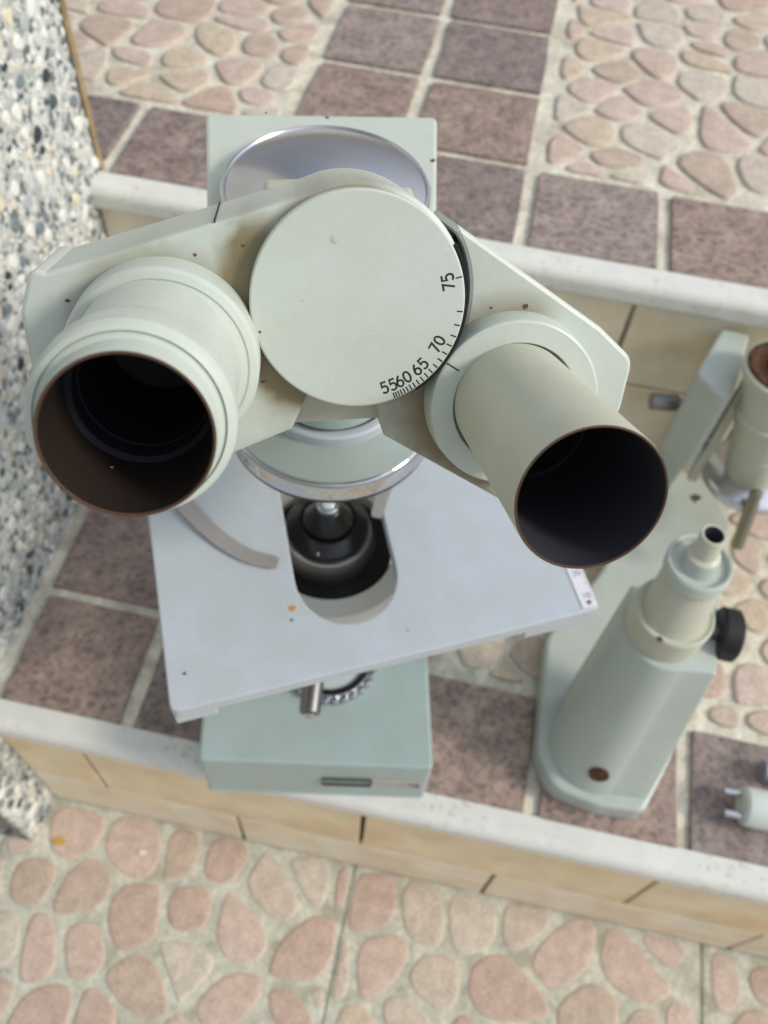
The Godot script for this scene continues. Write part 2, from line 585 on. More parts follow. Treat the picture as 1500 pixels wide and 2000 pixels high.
# irregular stones of a panel: cells round jittered points, drawn in and rounded
func pebbles(x0: float, x1: float, a0: float, a1: float, top: float, sx: float, sa: float, parent: Node, inside: Callable) -> void:
	var pts := PackedVector2Array()
	var row := 0
	var a := a0 - sa
	while a < a1 + sa:
		var x := x0 - sx + (sx / 2 if row % 2 else 0.0)
		while x < x1 + sx:
			if rng.randf() > 0.1:
				pts.append(Vector2(x + rng.randf_range(-0.36, 0.36) * sx, a + rng.randf_range(-0.36, 0.36) * sa))
			x += sx
		a += sa
		row += 1
	var far := PackedVector3Array()
	for p in pts:
		if p.x < x0 - 7 or p.x > x1 + 7 or p.y < a0 - 6 or p.y > a1 + 6:
			continue
		var cell := PackedVector2Array([Vector2(x0 + 1.5, a0 + 1.5), Vector2(x1 - 1.5, a0 + 1.5), Vector2(x1 - 1.5, a1 - 1.5), Vector2(x0 + 1.5, a1 - 1.5)])
		var gap := rng.randf_range(1.3, 3.8)
		for q in pts:
			if q == p or absf(q.x - p.x) > sx * 3 or absf(q.y - p.y) > sa * 3:
				continue
			var m := (p + q) / 2
			var d := (p - q).normalized()
			cell = clip(cell, m + d * gap, d)
			if cell.size() < 3:
				break
		if cell.size() < 3:
			continue
		var o := cell
		for k in 2:
			var s := PackedVector2Array()
			for i in o.size():
				var b := o[(i + 1) % o.size()]
				if k == 0 or o[i].distance_to(b) > 2.5:
					s.append(o[i].lerp(b, 0.25))
					s.append(o[i].lerp(b, 0.75))
				else:
					s.append(o[i].lerp(b, 0.5))
			o = s
		var lo := o[0]
		var hi := o[0]
		for q in o:
			lo = lo.min(q)
			hi = hi.max(q)
		if minf(hi.x - lo.x, hi.y - lo.y) < 6.0:
			continue
		put("pebble", pebble_mesh(o, top, rng.randf_range(0.4, 0.8)), M["pebble%d" % rng.randi_range(0, 6)], parent)

func clip(poly: PackedVector2Array, p: Vector2, d: Vector2) -> PackedVector2Array:
	var r := PackedVector2Array()
	for i in poly.size():
		var a := poly[i]
		var b := poly[(i + 1) % poly.size()]
		var fa := (a - p).dot(d)
		var fb := (b - p).dot(d)
		if fa >= 0:
			r.append(a)
		if (fa > 0 and fb < 0) or (fa < 0 and fb > 0):
			r.append(a.lerp(b, fa / (fa - fb)))
	return r

func structure(called: String, mesh: Mesh, m: Material) -> MeshInstance3D:
	var o := put(called, mesh, m, self)
	o.set_meta("kind", "structure")
	return o

# white rounded edging along the front of a step
func nosing(y: float, a: float, parent: Node) -> void:
	var prof := PackedVector2Array()
	prof.append(Vector2(a + 9, y))
	for p in arc(Vector2(a - 1.5, y - 6.0), 6.0, 6.0, 90, 180, 8):
		prof.append(p)
	for p in arc(Vector2(a - 3.5, y - 11.5), 4.0, 4.0, 180, 270, 6):
		prof.append(p)
	prof.append(Vector2(a + 9, y - 15.5))
	var t := PackedVector3Array()
	for i in prof.size():
		var p := prof[i]
		var q := prof[(i + 1) % prof.size()]
		var x := -236.0
		while x < 640.0:
			quad(t, Vector3(x, p.y, -p.x), Vector3(x, q.y, -q.x), Vector3(x + 146, q.y, -q.x), Vector3(x + 146, p.y, -p.x))
			x += 146.0
	put("edging", finish(t, 50.0), M["nosing"], parent)

func riser(y0: float, y1: float, ymid: float, a: float, shift: float, parent: Node) -> void:
	for row in 2:
		var x := -236.0 - (86.0 if row else 0.0)
		x = -182.0 - 172.0 + shift + (89.0 if row == 0 else 0.0)
		while x < 640.0:
			var l := maxf(x, -235.0)
			var r := minf(x + 172.0, 640.0)
			if r - l > 12:
				var lo := y0 if row == 0 else ymid
				var hi := ymid if row == 0 else y1
				var t := moved(extrude(rounded([[l + 1.2 + rng.randf_range(0, 0.8), lo + 1.2, 1], [r - 1.4, lo + 1.2, 1], [r - 1.4 - rng.randf_range(0, 0.8), hi - 1.2, 1], [l + 1.2, hi - 1.2, 1]], 2), -4.0, 0.0, 0.0, 0.7), Vector3(0, 0, -a))
				put("riser_tile", finish(t), M["beige%d" % ((row + rng.randi_range(0, 1)) % 3 if row else [0, 2][rng.randi_range(0, 1)])], parent)
			x += 172.0

func build_steps() -> void:
	var always := func(_p: Vector2) -> bool: return true
	# lower floor
	var low := structure("floor", finish(box(-900, 900, -260, -174.0, -138.5, 900, 0.3)), M["grey_mortar"])
	var seams := [-505.0, -258.0, -11.5, 233.5, 480.0]
	for i in 4:
		var bed := finish(slab(rect(seams[i] + 0.9, seams[i + 1] - 0.9, -115, 137.0, 1.0), -178, -172.3, 0.0, 0.8))
		put("mortar_bed", bed, M["grey_mortar"], low)
		pebbles(seams[i] + 1, seams[i + 1] - 1, -115, 136.5, -172.3, 34.0, 39.0, low, always)
	# middle step
	var step := structure("step", finish(box(-900, 640, -300, -2.6, -402, -138.5, 0.2)), M["mortar"])
	var xs := [-229.0, -151.0, -73.0, 4.0, 80.0, 163.0, 245.0, 327.0, 409.0]
	for i in xs.size() - 1:
		granite_tile(xs[i] + 4, xs[i + 1] - 4, 145, 214, 0, step)
	for i in 3:
		for r in [[221.0, 289.0], [296.0, 364.0], [371.0, 398.0]]:
			granite_tile(xs[i] + 4, xs[i + 1] - 4, r[0], r[1], 0, step)
	pebbles(8, 330, 220, 398, -1.2, 33.0, 26.0, step, always)
	nosing(0, 136.5, step)
	riser(-172.5, -15.7, -112, 136.6, 0, step)
	# upper floor
	var up := structure("landing", finish(box(-900, 640, -300, 157.4, -1300, -402.0, 0.2)), M["mortar"])
	var ux := [-394.0, -314.0, -233.0, -143.0, -67.0, 14.0, 95.0, 177.0, 258.0, 340.0, 421.0]
	for i in ux.size() - 1:
		granite_tile(ux[i] + 4, ux[i + 1] - 4, 411.5 if i > 1 else 424, 482, 160, up)
	for i in [3, 4]:
		for r in 5:
			granite_tile(ux[i] + 4, ux[i + 1] - 4, 490 + r * 80.5, 563 + r * 80.5, 160, up)
	pebbles(20, 250, 489, 780, 158.8, 37.0, 25.0, up, always)
	pebbles(-394, -149, 489, 760, 158.8, 36.0, 26.0, up, always)
	nosing(160, 401.5, up)
	riser(0.4, 144.3, 79, 399.4, 95.0, up)

# ---------------------------------------------------------------- the pebble-dashed pillar
func chip_mesh(sd: int) -> ArrayMesh:
	var r := RandomNumberGenerator.new()
	r.seed = sd
	var o := PackedVector2Array()
	for k in 9:
		o.append(Vector2.from_angle(TAU * k / 9.0) * r.randf_range(0.72, 1.08))
	var t := PackedVector3Array()
	for i in 9:
		var a := o[i]
		var b := o[(i + 1) % 9]
		quad(t, Vector3(a.x, a.y, -0.3), Vector3(b.x, b.y, -0.3), Vector3(b.x * 0.78, b.y * 0.78, 0.28), Vector3(a.x * 0.78, a.y * 0.78, 0.28))
		t.append_array([Vector3(a.x * 0.78, a.y * 0.78, 0.28), Vector3(b.x * 0.78, b.y * 0.78, 0.28), Vector3(0, 0, 0.36)])
	return finish(t, 60.0)

func build_pillar(cam: Camera3D) -> void:
	var col := thing("pillar", "square pillar of exposed white, grey and black stone chips at left", "pillar", Vector3(-395, -172, -262))
	var base := Vector3(395, 172, 262)
	put("core", finish(box(-555, -235, -172, 900, -412, -104, 3.0)), M["cement"], col, base)
	put("edge_strip", finish(box(-238, -234.2, 150, 900, -417, -411.5, 0.8)), M["tan_mortar"], col, base)
	var meshes := []
	for k in 6:
		meshes.append(chip_mesh(k + 11))
	var grid := {}
	var spots := []
	var w := 305.0
	var lin := []
	for k in 8:
		lin.append(M["chip%d" % k].albedo_color.srgb_to_linear())
	for n in 30000:
		var big := n < 6000
		var r := rng.randf_range(2.8, 5.8) if big else rng.randf_range(0.9, 2.4)
		var p := Vector2(rng.randf_range(3, w - 3), rng.randf_range(3, 640))
		var cell := Vector2i((p / 5.0).floor())
		var ok := true
		for dx in range(-2, 3):
			for dy in range(-2, 3):
				for s in grid.get(cell + Vector2i(dx, dy), []):
					if p.distance_to(Vector2(s.x, s.y)) < (s.z + r) * 0.95:
						ok = false
		if not ok:
			continue
		if not grid.has(cell):
			grid[cell] = []
		grid[cell].append(Vector3(p.x, p.y, r))
		# p.x runs from the front edge (away 107) to the back; p.y up from the lower floor
		var at := Vector3(-234.8, -172 + p.y, -(107.0 + p.x))
		var b := Basis(Vector3(0, 0, -1), Vector3(0, 1, 0), Vector3(1, 0, 0)) * Basis(Vector3(0, 0, 1), rng.randf() * TAU)
		b = b * Basis.from_scale(Vector3(r * rng.randf_range(0.8, 1.25), r * rng.randf_range(0.75, 1.0), minf(r, 2.4)))
		var pick := rng.randf()
		var c := 0 if pick < 0.30 else 1 if pick < 0.55 else 2 if pick < 0.71 else 3 if pick < 0.78 else 4 if pick < 0.83 else 5 if pick < 0.885 else 6 if pick < 0.996 else 7
		var seen := cam.global_transform.affine_inverse() * (at * K)
		var f := 1.7 / -seen.z
		var px := Vector2(750 + seen.x * f * 1000, 1000 - seen.y * f * 1000)
		var open := px.x > -10 and px.y > -10 and px.y < 2000 and (px.y < 480 or px.x < 60 or px.y > 950)
		spots.append([(r * f if open else 0.0), at, b, c])
	spots.sort_custom(func(a, b): return a[0] > b[0])
	var rest := spots.size() - 300
	for i in 300:
		var s: Array = spots[i]
		put("stone_chip", meshes[i % 6], M["chip%d" % s[3]], col, base + s[1], s[2])
	var mm := MultiMesh.new()
	mm.transform_format = MultiMesh.TRANSFORM_3D
	mm.use_colors = true
	mm.mesh = chip_mesh(3)
	mm.instance_count = rest
	for i in rest:
		var s: Array = spots[300 + i]
		mm.set_instance_transform(i, Transform3D(s[2], (base + s[1]) * K))
		mm.set_instance_color(i, lin[s[3]])
	var mi := MultiMeshInstance3D.new()
	mi.name = "small_chips"
	mi.multimesh = mm
	mi.material_override = M["chip_many"]
	mi.set_meta("kind", "stuff")
	col.add_child(mi, true)

# ---------------------------------------------------------------- the binocular microscope
const YAW := 0.221657   # 12.7 degrees
var scope: Node3D
var off := Vector3(6, 0, 205)
var HB := Basis(Vector3(0.99523, 0, -0.09758), Vector3(-0.04879, 0.866, -0.49761), Vector3(0.08451, 0.5, 0.86187))
const HO := Vector3(3.88, 368.92, -121.70)

func part(called: String, t: PackedVector3Array, m: String, parent: Node = null, angle := 20.0) -> MeshInstance3D:
	if parent:
		return put(called, finish(t, angle), M[m], parent)
	return put(called, finish(t, angle), M[m], scope, off)

func headpart(called: String, t: PackedVector3Array, m: String, parent: Node = null, angle := 20.0) -> MeshInstance3D:
	if parent:
		return put(called, finish(t, angle), M[m], parent)
	return put(called, finish(t, angle), M[m], scope, off + HO, HB)

func build_microscope() -> void:
	scope = thing("microscope", "pale grey-green binocular microscope without eyepieces, standing on the step edge", "microscope", Basis(Vector3.UP, YAW) * Vector3(-6, 0, -205), YAW)
	var vary := FastNoiseLite.new()
	vary.seed = 9
	vary.frequency = 0.11
	# --- base
	var base := part("base", slab(rounded([[-65.2, 139.5, 3], [51.6, 134.5, 3], [52, 285, 4], [-66, 290, 4]], 4), 1.5, 50, 1.0, 1.6), "base_paint")
	var foot := slab(rounded([[-65.6, 139.0, 3], [52.0, 134.0, 3], [52.4, 285.4, 4], [-66.4, 290.4, 4]], 4), 0.2, 2.4, 0.2, 0.3)
	part("base_flange", foot, "base_paint", base)
	var plate := Basis(Vector3.UP, -0.0427)
	var face := Vector3(21, 24, -135.3)
	put("name_plate", finish(turned(box(-25, 0.5, -5.4, 5.4, -0.6, 0.7, 0.3), plate)), M["dark_label"], base, face)
	for i in 9:
		put("ridge", finish(turned(box(-23.3 + i * 2.6, -22.3 + i * 2.6, -3.8, 3.8, 0.6, 0.95, 0.15), plate)), M["ink_grey"], base, face)
	put("label_strip", finish(turned(box(0.9, 26, -4.4, 4.4, -0.6, 0.5, 0.3), plate)), M["beige_label"], base, face)
	put("rivet", finish(turned(rod(Vector3(21.5, 0.2, 0.2), Vector3(21.5, 0.2, 0.9), 1.1, 1.0), plate)), M["steel"], base, face)
	# lamp window with its knurled ring
	var ring := part("lamp_ring", moved(lathe([Vector2(19, 50), Vector2(22.5, 50), Vector2(22.5, 55), Vector2(21.5, 56.2), Vector2(19.5, 56.2), Vector2(18.5, 55), Vector2(18.5, 50)], 72), Vector3(0, 0, -192)), "satin")
	part("lamp_glass", moved(lathe([Vector2(18.4, 51), Vector2(18.4, 54), Vector2(16, 55), Vector2(0, 56)], 60), Vector3(0, 0, -192)), "dial_glass", ring)
	part("dark_gap", moved(lathe([Vector2(18.5, 54.9), Vector2(19.3, 56.4), Vector2(18.2, 56.4), Vector2(17.8, 55)], 60), Vector3(0, 0, -192)), "black", ring)
	var studs := PackedVector3Array()
	for k in 30:
		var a := TAU * k / 30.0
		studs.append_array(rod(Vector3(22.9 * cos(a), 50.2, 22.9 * sin(a) - 192), Vector3(22.9 * cos(a), 56.0, 22.9 * sin(a) - 192), 2.1, 1.9, 10, 0.8))
	part("knurling", studs, "satin", ring)
	# --- arm: one casting seen from above as a square plate, curving down behind the stage
	var prof := rounded([[190, 268.4, 0], [196, 268.4, 0], [230, 262, 20], [246, 215, 20], [250, 50.4, 0], [288, 50.4, 0], [300, 180, 30], [285, 280, 30], [249.5, 322, 6], [240, 322, 0], [190, 322, 0]], 5)
	var arm := part("arm", turned(extrude(prof, -33, 25, 2.0, 2.0), Basis(Vector3(0, 0, -1), Vector3(0, 1, 0), Vector3(1, 0, 0))), "paint")
	part("arm_nose", moved(lathe([Vector2(0, 268.2), Vector2(17.6, 268.2), Vector2(18.6, 269.2), Vector2(19.5, 322), Vector2(0, 322)], 72), Vector3(-1, 0, -190.5)), "base_paint", arm)
	part("top_plate", slab(rounded([[-34.4, 190, 14], [27, 190, 14], [30.8, 252.3, 2.4], [-40.2, 249.3, 2.4]], 5), 318.5, 325, 0.8, 1.0), "paint", arm)
	for e in [[28.2, -229.5, 0.9], [26.4, -216.5, 0.6], [-3.4, -249.3, 0.8], [-22, -250.6, 0.4]]:
		part("paint_chip", moved(blob(e[2], 0.25, int(e[0] + 40)), Vector3(e[0], 325.0, e[1])), "chip_paint", arm)
	var collar := part("mounting_collar", moved(lathe([Vector2(28.9, 325), Vector2(29.2, 326), Vector2(29.0, 329.6), Vector2(28.6, 330.2), Vector2(28.0, 330.4), Vector2(27.7, 330.0), Vector2(27.3, 330.2), Vector2(24, 331.7), Vector2(20, 333.4), Vector2(16, 334.8), Vector2(12, 335.9), Vector2(8, 336.7), Vector2(0, 337.2)], 128), Vector3(-3, 0, -208.5)), "collar_chrome", null, 24.0)
	# --- revolving nosepiece
	var nose := part("nosepiece", moved(lathe([Vector2(0, 247), Vector2(30.7, 247), Vector2(34.3, 249), Vector2(34.3, 258.4), Vector2(35.2, 258.6), Vector2(34.9, 259.2), Vector2(33.9, 259.4), Vector2(29.7, 260.4), Vector2(21.4, 263.6), Vector2(20.8, 264.4)], 96), Vector3(-1, 0, -194.3)), "nose_shade_paint")  # darker paint copy holds the shade under the head
	part("chrome_band", moved(lathe([Vector2(34.1, 249.0), Vector2(35.2, 249.2), Vector2(35.7, 249.8), Vector2(35.8, 250.6), Vector2(35.8, 255.6), Vector2(35.65, 256.4), Vector2(35.3, 257.1), Vector2(34.7, 257.6), Vector2(33.6, 257.8)], 160), Vector3(-1, 0, -194.3)), "chrome", nose, 30.0)
	part("under_ring", moved(lathe([Vector2(30.7, 247.2), Vector2(35.3, 247.8), Vector2(35.4, 249.4), Vector2(33.7, 249.8)], 96), Vector3(-1, 0, -194.3)), "black", nose)
	part("lip_ring", moved(lathe([Vector2(24, 262.6), Vector2(24, 266.2), Vector2(23.4, 266.9), Vector2(21.0, 266.9), Vector2(20.6, 266)], 96), Vector3(-1, 0, -194.3)), "sky_tinted_paint", nose)
	part("slot_shade_ring", moved(lathe([Vector2(20.6, 264), Vector2(20.6, 276), Vector2(0, 276)], 64), Vector3(-1, 0, -194.3)), "black", nose)  # black ring added to darken the shaded slot above the nosepiece
	# --- stage, turned on its own axis
	build_stage()
	# --- condenser, seen through the opening of the stage
	var cx := Vector3(-2, 0, -201)
	var cond := part("condenser", moved(lathe([Vector2(0, 120), Vector2(17, 120), Vector2(17, 166), Vector2(17.6, 167), Vector2(17.6, 170.4), Vector2(16.6, 171.6), Vector2(12.4, 174.2), Vector2(11.6, 174.2), Vector2(11.0, 173.0), Vector2(10, 173)], 80), cx), "black_gloss")
	part("lens_cone", moved(lathe([Vector2(10.6, 173), Vector2(10.4, 175.6), Vector2(5.2, 183), Vector2(4.6, 183.4)], 64), cx), "black_gloss", cond)
	part("top_lens_mount", moved(lathe([Vector2(4.7, 182.6), Vector2(4.7, 185.4), Vector2(4.0, 186.2), Vector2(3.0, 186.2)], 48), cx), "satin", cond)
	part("top_lens", moved(lathe([Vector2(3.1, 185.8), Vector2(2.4, 186.4), Vector2(1.2, 186.8), Vector2(0, 186.9)], 40), cx), "dial_glass", cond)
	part("silver_ring", moved(lathe([Vector2(17.2, 165.8), Vector2(18.3, 165.9), Vector2(18.6, 166.4), Vector2(18.4, 167.2), Vector2(17.4, 167.4)], 80), cx), "satin", cond)
	part("iris_housing", moved(lathe([Vector2(20.6, 153.6), Vector2(20.6, 155), Vector2(18.6, 165.8), Vector2(17, 165.9)], 80), cx), "steel", cond)
	part("clamp_ring", moved(lathe([Vector2(28, 120), Vector2(28, 152), Vector2(27.2, 153), Vector2(20.4, 153.4), Vector2(20, 154)], 80), cx), "black", cond)
	var marks := turned(number("1.2", Vector2(0, 0), Vector2(1, 0), 2.6, 0.5, 0.0), Basis(Vector3(1, 0, 0), Vector3(0, 0.35, -0.94), Vector3(0, 0.94, 0.35)))
	part("aperture_mark", moved(marks, Vector3(-4, 172.2, -186.0)), "white_label", cond)
	part("carrier", moved(lathe([Vector2(36, 128), Vector2(38, 129), Vector2(38, 146), Vector2(38, 153), Vector2(36.6, 155.6), Vector2(28.4, 156.2), Vector2(28.1, 152)], 72), cx + Vector3(1, 0, 0)), "pale_metal")
	var screw := part("centring_screw", rod(Vector3(-6.5, 118, -166), Vector3(-9.2, 113, -139), 4.7, 4.7, 32, 0.8), "steel")
	part("screw_tip", rod(Vector3(-9.2, 113.1, -139.1), Vector3(-9.35, 112.7, -137.3), 3.9, 2.4, 32, 0.6), "chrome", screw)
	# --- head
	build_head(vary)

func build_stage() -> void:
	var top := 190.0
	# plate with a round-ended opening
	var c := Vector2(5.0, 166.5)
	var ax := Vector2(-0.18, 0.9837)   # direction of the opening, away from the viewer
	var sd := Vector2(ax.y, -ax.x)
	var r := 19.6
	var hole := PackedVector2Array()
	var back := c + ax * 58
	for k in 19:
		var a := PI * k / 18.0
		hole.append(c + sd * cos(a) * r - ax * sin(a) * r * 1.12)
	for k in 11:
		var a := PI * k / 10.0
		hole.append(back - sd * cos(a) * r + ax * sin(a) * r * 0.8)
	var outline := rounded([[-54.9, 110.4, 3.4], [101.8, 151.6, 3.2], [77, 262, 4], [-79, 221, 4]], 6)
	var st := part("stage", turned(holed(outline, hole, top - 6.2, top, 0.6), Basis(Vector3(1, 0, 0), Vector3(0, 0, -1), Vector3(0, 1, 0))), "sky_tinted_paint")  # blue of the reflected sky is mixed into this paint
	# guides under the front edge
	for g in [[[-54.4, 110.9], [-40.0, 114.8], [-61.5, 206], [-76, 202]], [[73.5, 144.7], [101.0, 151.9], [80, 250], [52, 243]]]:
		part("guide", slab(rounded([[g[0][0], g[0][1], 1], [g[1][0], g[1][1], 1], [g[2][0], g[2][1], 1], [g[3][0], g[3][1], 1]], 3), top - 12.2, top - 6.0, 0.5, 0.0), "sky_tinted_paint", st)
	# scale along the right edge
	var e := Vector2(-0.222, 0.975)
	var q := Vector2(e.y, -e.x)
	var p0 := Vector2(101.2, 152.8)
	var strip := PackedVector2Array([p0 - q * 6.4, p0 - q * 0.3, p0 - q * 0.3 + e * 62, p0 - q * 6.4 + e * 62])
	var sc := part("scale_strip", slab(strip, top - 0.3, top + 0.45, 0.0, 0.15), "white_label", st)
	var flat := Basis(Vector3(1, 0, 0), Vector3(0, 0, -1), Vector3(0, 1, 0))
	part("scale_number", moved(turned(number("10", p0 - q * 3.2 + e * 5.0, q, 2.2, 0.28, 0), flat), Vector3(0, top + 0.46, 0)), "ink_grey", sc)
	part("scale_number", moved(turned(number("20", p0 - q * 3.4 + e * 15.0, q, 2.2, 0.28, 0), flat), Vector3(0, top + 0.46, 0)), "ink_grey", sc)
	part("scale_number", moved(turned(number("30", p0 - q * 3.4 + e * 25.0, q, 2.2, 0.28, 0), flat), Vector3(0, top + 0.46, 0)), "ink_grey", sc)
	var ticks := PackedVector3Array()
	for k in 50:
		var b := p0 + e * (3.0 + k)
		ticks.append_array(stroke(PackedVector2Array([b - q * 0.5, b - q * (1.9 if k % 5 == 2 else 1.3)]), 0.16, 0, 0.03))
	part("scale_lines", moved(turned(ticks, flat), Vector3(0, top + 0.46, 0)), "ink_grey", sc)
	var sp := p0 - q * 3.0 + e * 1.9
	part("scale_screw", moved(lathe([Vector2(1.0, 0.3), Vector2(0.95, 0.62), Vector2(0.7, 0.72), Vector2(0, 0.72)], 20), Vector3(sp.x, top, -sp.y)), "steel", sc)
	part("screw_slot", moved(box(-0.75, 0.75, 0.66, 0.78, -0.13, 0.13, 0.03), Vector3(sp.x, top, -sp.y)), "ink", sc)
	# spring clips
	var path := PackedVector2Array([Vector2(-65, 206), Vector2(-60.5, 198), Vector2(-54.3, 190.4), Vector2(-43.8, 180.3), Vector2(-33.2, 173.2), Vector2(-26, 170.9), Vector2(-20.8, 169.6)])
	part("stage_clip", clip_strip(path, 7.4, top, 3.0), "clip_metal")
	var path2 := PackedVector2Array([Vector2(30, 222), Vector2(24, 212), Vector2(20.6, 204), Vector2(18.6, 197), Vector2(17.2, 191.0)])
	part("stage_clip", clip_strip(path2, 6.0, top, 3.0), "clip_metal")
	part("clip_post", moved(lathe([Vector2(4.2, 0), Vector2(4.2, 4.4), Vector2(3.4, 5.4), Vector2(0, 5.4)], 28), Vector3(-65, top, -206)), "satin")
	part("clip_post", moved(lathe([Vector2(4.2, 0), Vector2(4.2, 4.4), Vector2(3.4, 5.4), Vector2(0, 5.4)], 28), Vector3(30, top, -222)), "satin")
	# small marks on the stage
	part("rust_speck", moved(blob(1.3, 0.8, 3), Vector3(-14.5, top, -151)), "orange", st)
	part("dark_speck", moved(blob(0.55, 0.4, 5), Vector3(-14.7, top, -146)), "ink", st)
	part("dark_speck", moved(blob(0.7, 0.4, 8), Vector3(-51.5, top, -125)), "ink_grey", st)
	part("dark_speck", moved(blob(0.4, 0.3, 7), Vector3(28, top, -142)), "ink_grey", st)

func blob(r: float, h: float, sd: int) -> PackedVector3Array:
	var g := RandomNumberGenerator.new()
	g.seed = sd
	var o := PackedVector2Array()
	for k in 9:
		o.append(Vector2.from_angle(TAU * k / 9) * r * g.randf_range(0.55, 1.2))
	return slab(o, -0.1, h * 0.5, 0, h * 0.2)

func clip_strip(path: PackedVector2Array, w: float, top: float, lift: float) -> PackedVector3Array:
	var cv := Curve2D.new()
	for i in path.size():
		var d := (path[mini(i + 1, path.size() - 1)] - path[maxi(i - 1, 0)]) / 6.0
		cv.add_point(path[i], -d, d)
	var l := cv.get_baked_length()
	var t := PackedVector3Array()
	var n := 26
	var prev := []
	for i in n + 1:
		var f := float(i) / n
		var p := cv.sample_baked(l * f)
		var d := (cv.sample_baked(minf(l * f + 0.5, l)) - cv.sample_baked(maxf(l * f - 0.5, 0))).normalized()
		var s := Vector2(d.y, -d.x)
		var hw := w / 2 * (1.0 - 0.22 * f) * (1.0 if f < 0.97 else 0.72)
		var y := top + 0.25 + lift * pow(1 - f, 1.4) + (0.7 * smoothstep(0.88, 1.0, f))
		var a := p + s * hw
		var b := p - s * hw
		var cur := [Vector3(a.x, y, -a.y), Vector3(b.x, y, -b.y), Vector3(b.x, y + 0.7, -b.y), Vector3(a.x, y + 0.7, -a.y)]
		if i > 0:
			for k in 4:
				quad(t, prev[k], prev[(k + 1) % 4], cur[(k + 1) % 4], cur[k])
		if i == 0 or i == n:
			quad(t, cur[0], cur[1], cur[2], cur[3])
		prev = cur
	return t

func grime_shade_at(p: Vector2, spots: Array, vary: FastNoiseLite) -> Color:
	# brown dust round the raised rings, plus painted shade in the recess beside the dial: [centre, radius, reach, from angle, to angle, strength]
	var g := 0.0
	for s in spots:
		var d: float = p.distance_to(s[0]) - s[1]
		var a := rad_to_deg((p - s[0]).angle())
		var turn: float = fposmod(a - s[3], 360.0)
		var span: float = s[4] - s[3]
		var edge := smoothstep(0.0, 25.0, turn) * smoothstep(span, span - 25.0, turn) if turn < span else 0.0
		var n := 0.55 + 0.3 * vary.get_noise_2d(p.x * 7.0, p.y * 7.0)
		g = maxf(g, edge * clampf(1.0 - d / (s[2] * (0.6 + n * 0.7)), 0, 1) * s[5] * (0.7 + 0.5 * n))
	return Color.WHITE.lerp(Color(0.40, 0.295, 0.18), clampf(g, 0, 1))

